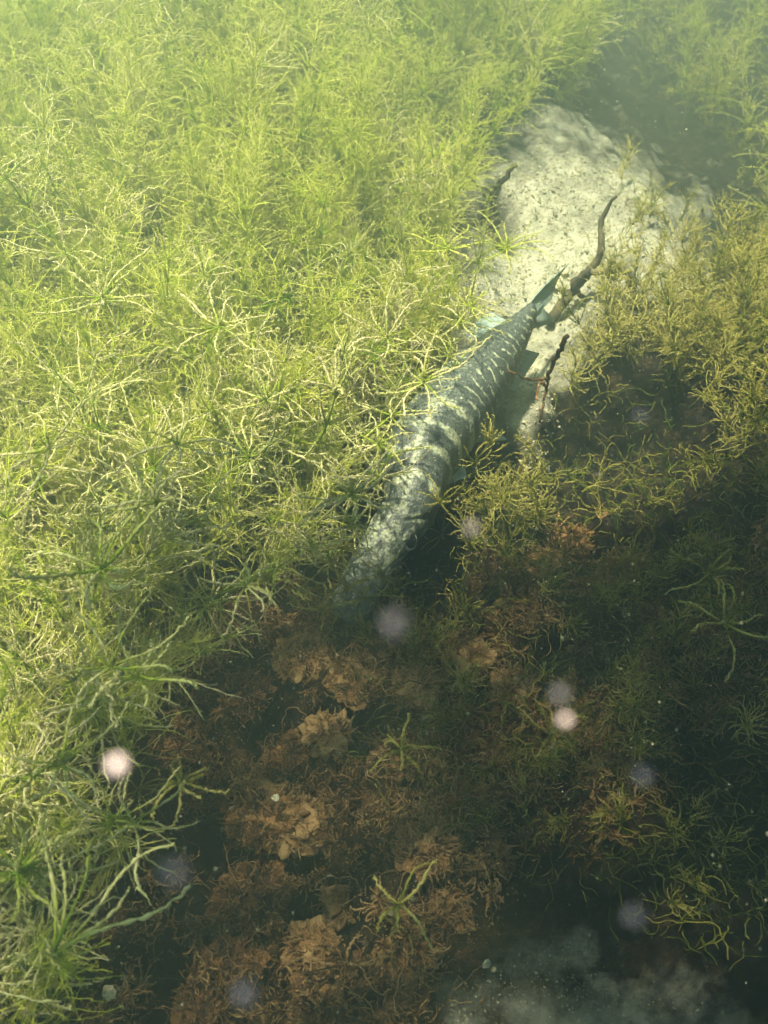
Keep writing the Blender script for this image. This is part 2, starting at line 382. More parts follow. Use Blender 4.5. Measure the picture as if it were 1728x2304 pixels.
def put_plant(name, kname, c_, loc, rot, scl, parts, **tags):
    pr = PROTO[kname][c_]
    if not parts:
        o = link(name, pr['whole'], **tags); o.location = loc; o.rotation_euler = rot; o.scale = (scl,) * 3; return o
    o = empty(name, loc, **tags); o.rotation_euler = rot; o.scale = (scl,) * 3
    link('stem', pr['stem'], o)
    for v, M in pr['wh']:
        ch = link('whorl', WH[kname, v][1], o); ch.matrix_local = M
    return o

def gn_scatter(name, kname, pts, label):
    """pts: list of (x, y, z, rx, ry, rz, scale, index): one mass object"""
    c_ = bpy.data.collections.new(kname + '_sources')
    for n_, pr in enumerate(PROTO[kname]):
        c_.objects.link(bpy.data.objects.new('%s_source_%02d' % (kname, n_), pr['whole']))
    A = np.array(pts, float); me = bpy.data.meshes.new(name); me.vertices.add(len(A)); me.vertices.foreach_set('co', A[:, :3].astype(np.float32).ravel())
    a = me.attributes.new('rot', 'FLOAT_VECTOR', 'POINT'); a.data.foreach_set('vector', A[:, 3:6].astype(np.float32).ravel())
    a = me.attributes.new('scl', 'FLOAT', 'POINT'); a.data.foreach_set('value', A[:, 6].astype(np.float32))
    a = me.attributes.new('idx', 'INT', 'POINT'); a.data.foreach_set('value', A[:, 7].astype(np.int32))
    o = link(name, me, kind='stuff', label=label)
    ng = bpy.data.node_groups.new('scatter_' + kname, 'GeometryNodeTree')
    ng.interface.new_socket('Geometry', in_out='INPUT', socket_type='NodeSocketGeometry'); ng.interface.new_socket('Geometry', in_out='OUTPUT', socket_type='NodeSocketGeometry')
    gi = ng.nodes.new('NodeGroupInput'); go = ng.nodes.new('NodeGroupOutput'); ip = ng.nodes.new('GeometryNodeInstanceOnPoints')
    ci = ng.nodes.new('GeometryNodeCollectionInfo'); ci.inputs[0].default_value = c_; ci.inputs[1].default_value = True; ci.inputs[2].default_value = True
    def att(nm, ty):
        q = ng.nodes.new('GeometryNodeInputNamedAttribute'); q.data_type = ty; q.inputs[0].default_value = nm; return q.outputs[0]
    L = ng.links.new; L(gi.outputs[0], ip.inputs['Points']); L(ci.outputs[0], ip.inputs['Instance']); ip.inputs['Pick Instance'].default_value = True
    L(att('rot', 'FLOAT_VECTOR'), ip.inputs['Rotation']); L(att('scl', 'FLOAT'), ip.inputs['Scale']); L(att('idx', 'INT'), ip.inputs['Instance Index'])
    L(ip.outputs[0], go.inputs[0])
    md = o.modifiers.new('scatter', 'NODES'); md.node_group = ng
    return o

# ------------------------------------------------------------------ where weed grows
LEFT = [(-900, -700), (1180, -700), (1330, 10), (1290, 130), (1190, 270), (1050, 350), (960, 440), (1010, 560), (1060, 640), (1000, 720), (955, 830), (865, 960), (785, 1110), (685, 1270), (520, 1400), (400, 1540), (330, 1700), (260, 1900), (190, 2080), (110, 2250), (60, 2500), (-900, 2600)]
RIGHT = [(1400, 740), (1530, 680), (1650, 590), (1800, 500), (2500, 560), (2500, 1500), (1790, 1380), (1690, 1150), (1560, 960), (1440, 880), (1290, 870), (1290, 800)]
def sample_region(pts, n, margin=0, ylim=(.02, 4.2), xlim=(-2.0, 2.4), seed=1, power=1.0):
    g = np.random.default_rng(seed); out = []
    X = g.uniform(xlim[0], xlim[1], n * 14); Y = g.uniform(ylim[0], ylim[1], n * 14)
    px, py = PROJ(X, Y); m_ = soft_poly(px, py, pts, 40)
    if seed in (21, 22, 23, 31, 301): m_ = m_ * (1 - (.78 if seed == 21 else .93) * pit_mask(px, py)[0])
    k_ = np.nonzero(m_ > g.uniform(.2, .8, len(m_)))[0][:n]
    return X[k_], Y[k_], m_[k_]

def edge_dist(px, py, pts):
    pts = np.array(pts, float); d = np.full(px.shape, 1e9)
    for i in range(len(pts)):
        a, b = pts[i], pts[(i + 1) % len(pts)]; e = b - a
        tt = np.clip(((px - a[0]) * e[0] + (py - a[1]) * e[1]) / (e ** 2).sum(), 0, 1)
        d = np.minimum(d, np.hypot(px - a[0] - tt * e[0], py - a[1] - tt * e[1]))
    return d

cand = {'crust': [], 'fine': []}
X, Y, m_ = sample_region(LEFT, 9600, seed=11, ylim=(.02, 3.9), xlim=(-1.9, 1.4))
Z = bed_height(X, Y)[0]; px, py = PROJ(X, Y); ed = edge_dist(px, py, LEFT)
for x, y, z, a, b, e in zip(X, Y, Z, px, py, ed):
    far = .55 + .45 * sstep(.75, 1.25, y + rnd.uniform(-.25, .25))
    kname = 'fine' if rnd.random() < far * .93 else 'crust'
    tall = min(1.0, .28 + e / 330.0) * rnd.uniform(.75, 1.1)
    tall *= .85 + .3 * float(fbm(np.array([[x, y]]), 2.3, 2, 80)[0])
    n_ = len(PROTO[kname]); c_ = int(min(n_ - 1, max(0, round(tall * (n_ - 1) + rnd.uniform(-1, 1)))))
    cand[kname].append((x, y, z, rnd.gauss(0, .27), rnd.gauss(0, .27) + .10, rnd.uniform(0, 6.28), rnd.uniform(.7, 1.25), c_))

def in_view(p, h=.2):
    a, b = PROJ(p[0], p[1], p[2] + h); return -60 < a < 1790 and -60 < b < 2360
def split_and_put(kname, name, mass_name, label, group, cat, mass_label, n_parts, n_single):
    P = cand[kname]
    P.sort(key=lambda p: (not in_view(p), (p[0] ** 2 + p[1] ** 2 + (p[2] + .2 - CAM_H) ** 2)))
    for q, p in enumerate(P[:n_parts + n_single]):
        put_plant(name, kname, p[7], p[:3], p[3:6], p[6], q < n_parts, label=label, category=cat, group=group)
    rest = P[n_parts + n_single:]
    if rest: gn_scatter(mass_name, kname, rest, mass_label)
split_and_put('crust', 'stonewort_plant', 'stonewort_bed', 'yellow-green waterweed with lime-crusted whorls, one of the crowd in the dense left bed', 'crusted waterweed plants of the left bed', 'waterweed', 'dense bed of crusted yellow-green waterweed behind the nearest plants', 110, 190)
split_and_put('fine', 'feathery_waterweed', 'feathery_weed_bed', 'fine feathery green waterweed, one of the upper left meadow plants', 'fine green waterweed plants of the upper meadow', 'waterweed', 'hazy meadow of fine green waterweed filling the upper left', 0, 300)

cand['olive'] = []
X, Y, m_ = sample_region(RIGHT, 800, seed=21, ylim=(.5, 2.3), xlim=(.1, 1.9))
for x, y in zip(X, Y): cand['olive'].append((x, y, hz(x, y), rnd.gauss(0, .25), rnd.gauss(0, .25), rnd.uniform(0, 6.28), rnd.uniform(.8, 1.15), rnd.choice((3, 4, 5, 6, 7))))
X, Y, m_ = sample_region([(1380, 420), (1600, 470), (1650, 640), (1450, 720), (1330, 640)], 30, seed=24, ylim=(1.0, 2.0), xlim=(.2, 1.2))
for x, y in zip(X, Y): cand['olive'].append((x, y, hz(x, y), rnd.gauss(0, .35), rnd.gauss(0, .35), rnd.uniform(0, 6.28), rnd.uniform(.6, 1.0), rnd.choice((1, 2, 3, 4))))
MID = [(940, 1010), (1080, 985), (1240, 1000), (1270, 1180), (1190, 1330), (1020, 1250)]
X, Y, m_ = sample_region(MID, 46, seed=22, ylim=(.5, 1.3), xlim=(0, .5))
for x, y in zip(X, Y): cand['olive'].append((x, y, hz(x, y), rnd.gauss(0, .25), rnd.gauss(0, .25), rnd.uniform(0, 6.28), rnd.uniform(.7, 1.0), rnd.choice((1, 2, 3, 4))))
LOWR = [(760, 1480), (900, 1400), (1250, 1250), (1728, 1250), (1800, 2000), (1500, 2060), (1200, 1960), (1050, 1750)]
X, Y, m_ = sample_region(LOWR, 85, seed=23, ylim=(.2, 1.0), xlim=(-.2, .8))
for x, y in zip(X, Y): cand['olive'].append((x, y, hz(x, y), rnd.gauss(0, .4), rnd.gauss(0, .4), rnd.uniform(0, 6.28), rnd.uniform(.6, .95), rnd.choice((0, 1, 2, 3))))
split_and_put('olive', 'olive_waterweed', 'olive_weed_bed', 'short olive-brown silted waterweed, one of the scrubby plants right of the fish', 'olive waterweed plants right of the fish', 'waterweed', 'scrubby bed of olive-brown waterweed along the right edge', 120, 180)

cand['rust'] = []
BROWN = [(420, 1420), (700, 1330), (1000, 1290), (1300, 1230), (1728, 1260), (1728, 1700), (1250, 1900), (1120, 2100), (900, 2400), (150, 2400), (300, 1900)]
X, Y, m_ = sample_region(BROWN, 420, seed=31, ylim=(.12, 1.1), xlim=(-.5, .8))
for x, y in zip(X, Y): cand['rust'].append((x, y, hz(x, y) - .003, rnd.gauss(0, .5), rnd.gauss(0, .5), rnd.uniform(0, 6.28), rnd.uniform(.6, 1.25), rnd.randrange(7)))
split_and_put('rust', 'dead_waterweed', 'dead_weed_litter', 'withered rusty brown waterweed tuft, one of many on the shaded bottom', 'withered weed tufts on the shaded bottom', 'dead waterweed', 'litter of withered brown weed between the tufts', 100, 200)
# far side of the deep channel: hazy weed
FARR = [(1480, -500), (2000, -500), (2000, 420), (1800, 350), (1690, 210), (1560, 60)]
X, Y, m_ = sample_region(FARR, 290, seed=41, ylim=(1.4, 4.2), xlim=(.3, 2.4))
fr = [(x, y, hz(x, y), rnd.gauss(0, .3), rnd.gauss(0, .3), rnd.uniform(0, 6.28), rnd.uniform(.55, 1.25), rnd.randrange(7)) for x, y in zip(X, Y)]
for q_, p in enumerate(fr):
    put_plant('channel_waterweed', 'olive' if q_ % 4 else 'fine', p[7], p[:3], p[3:6], p[6] * 1.2, False, label='dim hazy waterweed deep in the channel at the upper right', category='waterweed', group='waterweed plants deep in the channel')

# ------------------------------------------------------------------ hero whorls: plants one can point to
def hero(name, px, py, z, base, kname, label, arms, r0=.0016, Ls=.08, elev=.15, droop=-.2, seed=1, sub=True, az0=None, spread=6.283, cat='waterweed', nspk=200, crust=(.35, 1.0)):
    """a plant whose top whorl is at the photo point at height z; base = ground point in photo pixels"""
    r0 *= .72; K = KINDS[kname]; top = G(px, py, z); b = G(base[0], base[1], 0); b.z = hz(b.x, b.y) - .01
    root = empty(name, b, label=label, category=cat)
    T = top - b; n = 14; g = random.Random(seed)
    side = Vector((g.gauss(0, .02), g.gauss(0, .02), 0))
    P = np.array([tuple(T * (i / (n - 1)) + side * math.sin(math.pi * i / (n - 1))) for i in range(n)])
    mb = MB(); mb.tube(P, np.linspace(1.3, .9, n) * r0, 6, np.linspace(.1, .5, n)); link('stem', mb.mesh('stem', K['mat']), root)
    L_ = max(.05, T.length)
    for q in range(int(L_ / .055)):
        s = (q + .6) / int(L_ / .055 + 1); pos = T * s + side * math.sin(math.pi * s)
        if s > .9: break
        ch = link('whorl', WH[kname, g.randrange(NV)][1], root)
        ch.matrix_local = Matrix.Translation(pos) @ T.to_track_quat('Z', 'Y').to_matrix().to_4x4() @ Matrix.Rotation(g.uniform(0, 6), 4, 'Z') @ Matrix.Scale(g.uniform(.8, 1.1), 4)
    hub = MB(); hub.tube([(0, 0, -.006), (0, 0, -.002), (0, 0, .003), (0, 0, .007)], [r0, r0 * 2, r0 * 1.8, r0 * .5], 7, .6)
    cr = link('top_whorl', hub.mesh('top_whorl', K['mat']), root); cr.location = T
    a0 = g.uniform(0, 6) if az0 is None else az0
    for k_ in range(arms):
        m2 = MB(); a = a0 + spread * (k_ + g.uniform(-.4, .4)) / arms
        branchlet(m2, Ls * g.uniform(.5, 1.2), elev + g.uniform(-.25, .45), a, droop + g.gauss(0, .5), r0 * g.uniform(.8, 1.15), seed * 50 + k_, segs=24, k=6, spikes=nspk, spike=.0024, crust=crust, bead=.85, wob=.13)
        link('branchlet', m2.mesh('branchlet', K['mat']), cr)
    # young upright tip
    m2 = MB()
    for k_ in range(5): branchlet(m2, .018, 1.15 + g.uniform(-.2, .3), g.uniform(0, 6.28), .1, r0 * .5, seed * 70 + k_, segs=7, spikes=10, crust=(.25, .7))
    link('young_tip', m2.mesh('young_tip', K['mat']), cr)
    return root
hero('stonewort_plant', 229, 1281, .33, (140, 1460), 'crust', 'largest pale star-shaped crusted weed whorl at the middle of the left edge', 8, r0=.0019, Ls=.088, seed=3)
hero('stonewort_plant', 953, 861, .22, (800, 960), 'crust', 'pale star-shaped weed whorl spread over the back of the fish', 10, r0=.0014, Ls=.062, seed=4)
hero('stonewort_plant', 790, 1110, .22, (660, 1230), 'crust', 'bushy pale weed whorl hanging over the head of the fish', 12, r0=.0015, Ls=.068, elev=.1, seed=5)
hero('stonewort_plant', 756, 885, .25, (640, 1000), 'crust', 'upright pale crusted weed spray left of the star over the fish', 8, r0=.0016, Ls=.07, elev=.75, seed=6)
hero('stonewort_plant', 492, 736, .32, (420, 900), 'crust', 'thin-armed starry weed whorl in the middle of the green meadow', 11, r0=.0011, Ls=.062, seed=7, crust=(.2, .9))
hero('stonewort_plant', 229, 669, .33, (180, 830), 'crust', 'starry weed whorl with a long arm in the upper left meadow', 7, r0=.0013, Ls=.075, seed=8, crust=(.2, .9))
hero('stonewort_plant', 555, 1315, .20, (470, 1400), 'crust', 'spread weed whorl at the lower edge of the bed left of the snout', 9, r0=.0012, Ls=.06, seed=9, elev=0)
hero('stonewort_plant', 309, 1520, .30, (230, 1640), 'crust', 'crusted weed whorl with one arm pointing right over the dark bottom', 8, r0=.0014, Ls=.07, seed=10)
hero('stonewort_plant', 137, 1718, .30, (60, 1850), 'crust', 'green-centred weed whorl near the lower left edge', 9, r0=.0012, Ls=.065, seed=11, crust=(.1, .8))
hero('stonewort_plant', 405, 1760, .12, (330, 1800), 'olive', 'brownish curled weed whorl reaching over the black hollow', 10, r0=.0014, Ls=.045, seed=12, droop=-.6)
hero('stonewort_plant', 120, 2150, .28, (40, 2250), 'crust', 'weed whorl with long pale arms reaching up right at the lower left', 6, r0=.0015, Ls=.105, elev=.1, seed=13, az0=.35, spread=1.5, crust=(.2, .85))
hero('stonewort_plant', 40, 1960, .30, (-60, 2050), 'crust', 'half-hidden weed whorl at the lower left border of the bed', 8, r0=.0013, Ls=.07, seed=14, crust=(.15, .8))
hero('dead_waterweed', 897, 2036, .10, (880, 2080), 'olive', 'lone five-armed brown weed star on the dark near bottom', 6, r0=.0013, Ls=.052, elev=.35, seed=15, droop=-.5, crust=(.4, .95))
hero('dead_waterweed', 905, 1686, .09, (900, 1700), 'olive', 'ragged greenish weed crown with hanging brown arms below the snout', 7, r0=.0014, Ls=.045, elev=.1, seed=16, droop=-.7, crust=(.4, .95))
hero('dead_waterweed', 776, 2170, .08, (770, 2190), 'rust', 'small spread brown weed star left of the grey silt at the bottom', 6, r0=.0012, Ls=.036, elev=.2, seed=17)
hero('olive_waterweed', 1632, 1402, .16, (1680, 1440), 'olive', 'long-armed golden weed whorl at the right edge in half shade', 7, r0=.0014, Ls=.062, elev=.2, seed=18, droop=-.6, crust=(.4, 1.0))
hero('olive_waterweed', 1600, 1288, .15, (1650, 1350), 'olive', 'golden weed whorl just above the long-armed one at the right edge', 6, r0=.0013, Ls=.055, elev=.3, seed=19, crust=(.4, 1.0))
hero('olive_waterweed', 1240, 1650, .08, (1245, 1670), 'olive', 'curly dark weed whorl in the shade below right of the fish', 7, r0=.0009, Ls=.045, elev=.3, seed=20, droop=-.5)

HH = [(1100, 1000, .16, (1090, 1060), 'olive', 'upright green feathery weed tuft against the flank of the fish', 11, .0008, .042, 1.05, 30),
 (1115, 1095, .12, (1110, 1130), 'olive', 'small green weed rosette right of the pectoral fin', 10, .0007, .034, .3, 31),
 (1190, 1090, .12, (1190, 1140), 'olive', 'knobbly weed whorl at the edge of the hollow right of the pectoral fin', 8, .0010, .040, .5, 32),
 (700, 1230, .16, (610, 1300), 'crust', 'brownish weed whorl touching the left side of the snout', 9, .0011, .048, .2, 33),
 (560, 1030, .27, (480, 1150), 'crust', 'dense pale weed whorl in the bed left of the fish head', 10, .0013, .06, .3, 34),
 (400, 1000, .33, (330, 1150), 'crust', 'pale weed whorl in the centre of the left bed', 9, .0014, .07, .4, 35),
 (350, 1130, .34, (280, 1280), 'crust', 'knobbly weed whorl up right of the largest star', 9, .0014, .065, .6, 36),
 (110, 1010, .36, (60, 1180), 'crust', 'green weed whorl near the left border above the largest star', 8, .0013, .075, .3, 37),
 (600, 900, .29, (520, 1040), 'crust', 'weed whorl between the meadow star and the fish', 9, .0012, .06, .5, 38),
 (1140, 560, .16, (1050, 610), 'fine', 'feathery weed spray leaning over the pale marl by the tail', 11, .0009, .075, .3, 39),
 (1010, 560, .22, (940, 650), 'fine', 'weed spray hanging over the dark hollow at the bed edge', 9, .0010, .07, .2, 40),
 (1040, 720, .17, (960, 800), 'crust', 'brownish weed spray reaching across the rear back of the fish', 9, .0010, .062, .2, 41),
 (870, 760, .26, (780, 880), 'crust', 'pale spiky weed crown above the star over the fish', 9, .0011, .065, .5, 42),
 (850, 1000, .20, (770, 1090), 'crust', 'low weed whorl fringing the left flank of the fish', 9, .0010, .05, .1, 43),
 (250, 1500, .33, (170, 1650), 'crust', 'weed whorl just left of the one pointing over the dark bottom', 8, .0012, .07, .5, 44),
 (780, 1330, .10, (780, 1350), 'olive', 'brown forked weed sprig standing in front of the snout', 6, .0011, .036, .9, 45),
 (880, 935, .20, (800, 1020), 'crust', 'weed whorl lying over the left shoulder of the fish', 9, .0011, .055, .2, 50),
 (850, 1075, .19, (770, 1160), 'crust', 'pale weed whorl draped over the nape of the fish', 10, .0011, .058, .1, 51),
 (790, 1180, .17, (700, 1260), 'crust', 'weed whorl hiding the left eye of the fish', 9, .0011, .052, .2, 52),
 (745, 1265, .13, (690, 1320), 'olive', 'brown weed whorl across the left edge of the snout', 8, .0010, .042, .3, 53),
 (860, 1300, .09, (880, 1340), 'olive', 'dark weed sprig growing over the right side of the snout', 8, .0008, .034, .7, 54),
 (720, 1370, .08, (720, 1400), 'olive', 'orange-brown weed sprig lying across the tip of the snout', 8, .0009, .040, .4, 55),
 (820, 1345, .09, (830, 1370), 'olive', 'brown-green weed sprig covering the middle of the snout', 9, .0009, .042, .3, 58),
 (770, 1235, .13, (720, 1300), 'olive', 'olive weed whorl lying on the cheek left of the snout', 10, .0009, .045, .2, 59),
 (990, 1130, .12, (1010, 1160), 'olive', 'dusky weed sprig just above the right eye of the fish', 8, .0008, .036, .6, 60),
 (1010, 800, .19, (930, 880), 'crust', 'thin weed whorl over the rear back of the fish, above the star', 8, .0009, .055, .2, 56),
 (1060, 690, .18, (980, 760), 'fine', 'feathery weed spray just left of the tail root', 10, .0008, .055, .3, 57),
 (300, 1850, .24, (240, 1950), 'crust', 'loose weed whorl trailing toward the black hollow', 6, .0011, .075, .1, 47)]
for (a, b, z_, bs, kn, lb, na, r_, L_, el, sd_) in HH:
    hero({'olive': 'olive_waterweed', 'crust': 'stonewort_plant', 'fine': 'feathery_waterweed'}[kn], a, b, z_, bs, kn, lb, na, r0=r_, Ls=L_, elev=el, seed=sd_, nspk=130, crust=(.4, 1.0))

# ------------------------------------------------------------------ the fish
def spline(C, n):
    C = np.array(C, float); d = np.r_[0, np.cumsum(np.linalg.norm(np.diff(C[:, :3], axis=0), axis=1))]; d /= d[-1]
    T = np.gradient(C, d, axis=0); u = np.linspace(0, 1, n); i = np.clip(np.searchsorted(d, u) - 1, 0, len(d) - 2)
    h = (d[i + 1] - d[i])[:, None]; s = ((u - d[i])[:, None]) / h
    return (2 * s ** 3 - 3 * s ** 2 + 1) * C[i] + (s ** 3 - 2 * s ** 2 + s) * h * T[i] + (-2 * s ** 3 + 3 * s ** 2) * C[i + 1] + (s ** 3 - s ** 2) * h * T[i + 1]
ctl = [(772, 1396, .040, .022, .010), (782, 1378, .043, .042, .020), (812, 1318, .052, .056, .034), (850, 1250, .062, .058, .046), (891, 1190, .070, .062, .060),
       (919, 1146, .076, .070, .074), (932, 1096, .082, .083, .088), (938, 1050, .086, .094, .100), (968, 992, .088, .101, .108), (1008, 940, .088, .101, .110),
       (1055, 882, .088, .094, .104), (1100, 826, .088, .080, .090), (1143, 772, .088, .056, .066), (1173, 735, .090, .036, .048), (1195, 708, .092, .020, .044)]
C3 = []
for (a, b, z, w_, h_) in ctl:
    p = G(a, b, z); C3.append((p.x, p.y, z, w_ * .93, h_))
NS, NR = 520, 120
S = spline(C3, NS); C = S[:, :3]; Wd, Hd = np.maximum(S[:, 3], .004), np.maximum(S[:, 4], .004)
T = np.gradient(C, axis=0); T /= np.linalg.norm(T, axis=1)[:, None]
SD = np.cross(T, [0, 0, 1.0]); SD /= np.linalg.norm(SD, axis=1)[:, None]     # fish's own left/right; +SD = right side of the picture
UPV = np.cross(SD, T)
flip = 1 if SD[NS // 2][0] > 0 else -1; SD = SD * flip; UPV = UPV * (1 if UPV[NS // 2][2] > 0 else -1)
U = np.linspace(0, 1, NS)[:, None]; th = np.arange(NR) * 2 * np.pi / NR; TH = th[None, :]
cx, cz = np.cos(TH), np.sin(TH)                                             # th=0 right flank, pi/2 back
ex = 1 + .0 * U
sx = np.sign(cx) * np.abs(cx) ** (.85); sz = np.sign(cz) * np.abs(cz) ** (.9)
headw = sstep(.30, .05, U)
top_flat = np.where(sz > 0, 1 - .32 * headw * sstep(.0, .9, sz), 1.0)
ox = sx * Wd[:, None] / 2; oz = sz * top_flat * Hd[:, None] / 2
rad = 1 + 0 * U * TH
side_abs = np.abs(cx)
mouth = np.exp(-((cz + .22 - .25 * U) / .05) ** 2) * sstep(.19, .16, U); rad = rad - .17 * mouth
gill = np.exp(-((U - (.285 - .05 * cz ** 2)) / .006) ** 2) * sstep(.25, .5, side_abs); rad = rad - .10 * gill + .02 * sstep(.01, 0, np.abs(U - .275))
brow = np.exp(-((U - .222) / .02) ** 2) * np.exp(-((cz - .55) / .22) ** 2); rad = rad + .10 * brow
groove = np.exp(-((U - .12) / .07) ** 2) * np.exp(-(cx / .25) ** 2) * (cz > 0); rad = rad - .10 * groove
VB = C[:, None, :] + SD[:, None, :] * (ox * rad)[:, :, None] + UPV[:, None, :] * (oz * rad)[:, :, None]
VB = VB.reshape(-1, 3)
i, j = np.meshgrid(np.arange(NS - 1), np.arange(NR), indexing='ij')
q = np.stack([i * NR + j, i * NR + (j + 1) % NR, (i + 1) * NR + (j + 1) % NR, (i + 1) * NR + j], -1).reshape(-1, 4)
# markings: pale mid-back line and blotches on the front half, pale thin bars on the rear flanks
uu = np.broadcast_to(U, (NS, NR)).ravel(); tt_ = np.broadcast_to(TH, (NS, NR)).ravel()
v = np.angle(np.exp(1j * (tt_ - np.pi / 2)))                                  # 0 on the back, +-pi on the belly
Q = np.stack([uu * 9, v * 1.1, v * 0 + 2], 1); n1 = fbm(Q, 2.2, 3, 3); n2 = fbm(Q, 1.0, 2, 9); n3 = fbm(np.stack([uu * 60, v * 6.5], 1), 1.6, 3, 4)
barphase = uu * 2 * np.pi * 33 + 1.8 * np.cos(v * 1.4) + 4.0 * n2 + 2.2 * n1 + .5 * n3
bar = .95 * sstep(.70, .98, np.cos(barphase) + .55 * n3) * sstep(.44, .56, uu) * sstep(.10, .35, np.abs(v) + .25 * n1)
phase2 = uu * 2 * np.pi * 15 + 1.2 * n2 + np.where(v > 0, 1.1, 0)
blot = sstep(.15, .85, np.cos(phase2) * .75 + n1 * .9 + .25 * n3) * sstep(.20, .28, uu) * sstep(.62, .50, uu)
blot2 = sstep(.30, .62, n3 + .5 * n1) * sstep(.0, .2, uu)
midl = np.exp(-((v + .12 * n2 + .05 * n3) / .085) ** 2) * sstep(.17, .26, uu) * sstep(.80, .45, uu) * (.85 + .9 * n3)
headp = sstep(.12, .6, fbm(Q, 5, 3, 30) + .55 * sstep(.30, .18, uu) - .1 + .25 * np.exp(-((uu - .20) / .05) ** 2)) * sstep(.34, .2, uu) * sstep(1.7, 1.1, np.abs(v))
cheek = sstep(.55, .8, np.cos(uu * 150 + v * 9 + 3 * n1)) * sstep(1.0, 1.3, np.abs(v)) * sstep(.3, .2, uu) * .8
pale = np.clip(np.maximum.reduce([bar, blot * .95, midl, headp * (.35 + .4 * sstep(.06, .2, uu)), cheek, blot2 * .35]), 0, 1)  # head pale thins towards the snout: its shade is put into the colour
belly = sstep(1.9, 2.5, np.abs(v))
m, t = new_mat('pike_skin'); L = t.links.new
ap = N(t, 'ShaderNodeAttribute', attribute_name='crust'); ab = N(t, 'ShaderNodeAttribute', attribute_name='belly'); geo = N(t, 'ShaderNodeNewGeometry')
def tex2(s_, d_=3.0):
    n = N(t, 'ShaderNodeTexNoise', i_Scale=s_, i_Detail=d_); L(geo.outputs['Position'], n.inputs['Vector']); return n.outputs[0]
k = N(t, 'ShaderNodeMath', operation='MULTIPLY_ADD', i_1=2.5, i_2=-1.27); L(tex2(300), k.inputs[0])
k2 = N(t, 'ShaderNodeMath', operation='ADD', use_clamp=True); L(k.outputs[0], k2.inputs[0]); L(ap.outputs['Fac'], k2.inputs[1])
c = ramp(t, k2.outputs[0], [(0, (.030, .041, .044)), (.35, (.060, .078, .076)), (.62, (.17, .20, .15)), (1, (.36, .38, .26))])
sv = N(t, 'ShaderNodeTexVoronoi', i_Scale=560.0); L(geo.outputs['Position'], sv.inputs['Vector'])
dust = ramp(t, tex2(900, 2), [(.55, (0, 0, 0)), (.66, (1, 1, 1))])
c = mixc(t, mixc(t, 1.0, dust, (.4, .4, .4), 'MULTIPLY'), c, (.55, .55, .36))
c = mixc(t, ab.outputs['Fac'], c, (.42, .45, .36))
p = N(t, 'ShaderNodeBsdfPrincipled', i_Roughness=.5); L(c, p.inputs['Base Color']); p.inputs['Specular IOR Level'].default_value = .4
bu = N(t, 'ShaderNodeBump', i_Strength=.35, i_Distance=.0012); L(sv.outputs['Distance'], bu.inputs['Height']); L(bu.outputs[0], p.inputs['Normal'])
o = N(t, 'ShaderNodeOutputMaterial'); L(p.outputs[0], o.inputs[0]); M_FISH = m
m, t = new_mat('pike_fin'); L = t.links.new
ap = N(t, 'ShaderNodeAttribute', attribute_name='crust')
c = ramp(t, ap.outputs['Fac'], [(0, (.24, .33, .34)), (.5, (.42, .52, .50)), (1, (.42, .48, .40))])
p = N(t, 'ShaderNodeBsdfPrincipled', i_Roughness=.5); L(c, p.inputs['Base Color']); tr = N(t, 'ShaderNodeBsdfTranslucent'); L(c, tr.inputs[0])
mx = N(t, 'ShaderNodeMixShader', i_0=.4); L(p.outputs[0], mx.inputs[1]); L(tr.outputs[0], mx.inputs[2]); o = N(t, 'ShaderNodeOutputMaterial'); L(mx.outputs[0], o.inputs[0]); M_FIN = m
def plain(name, col, rough=.3):
    m, t = new_mat(name); p = N(t, 'ShaderNodeBsdfPrincipled', i_Roughness=rough); no = N(t, 'ShaderNodeTexNoise', i_Scale=300.0)
    t.links.new(ramp(t, no.outputs[0], [(.3, tuple(x * .8 for x in col)), (.7, col)]), p.inputs['Base Color'])
    o = N(t, 'ShaderNodeOutputMaterial'); t.links.new(p.outputs[0], o.inputs[0]); return m
M_IRIS = plain('iris', (.45, .52, .50)); M_PUPIL = plain('pupil', (.012, .018, .022), .12)

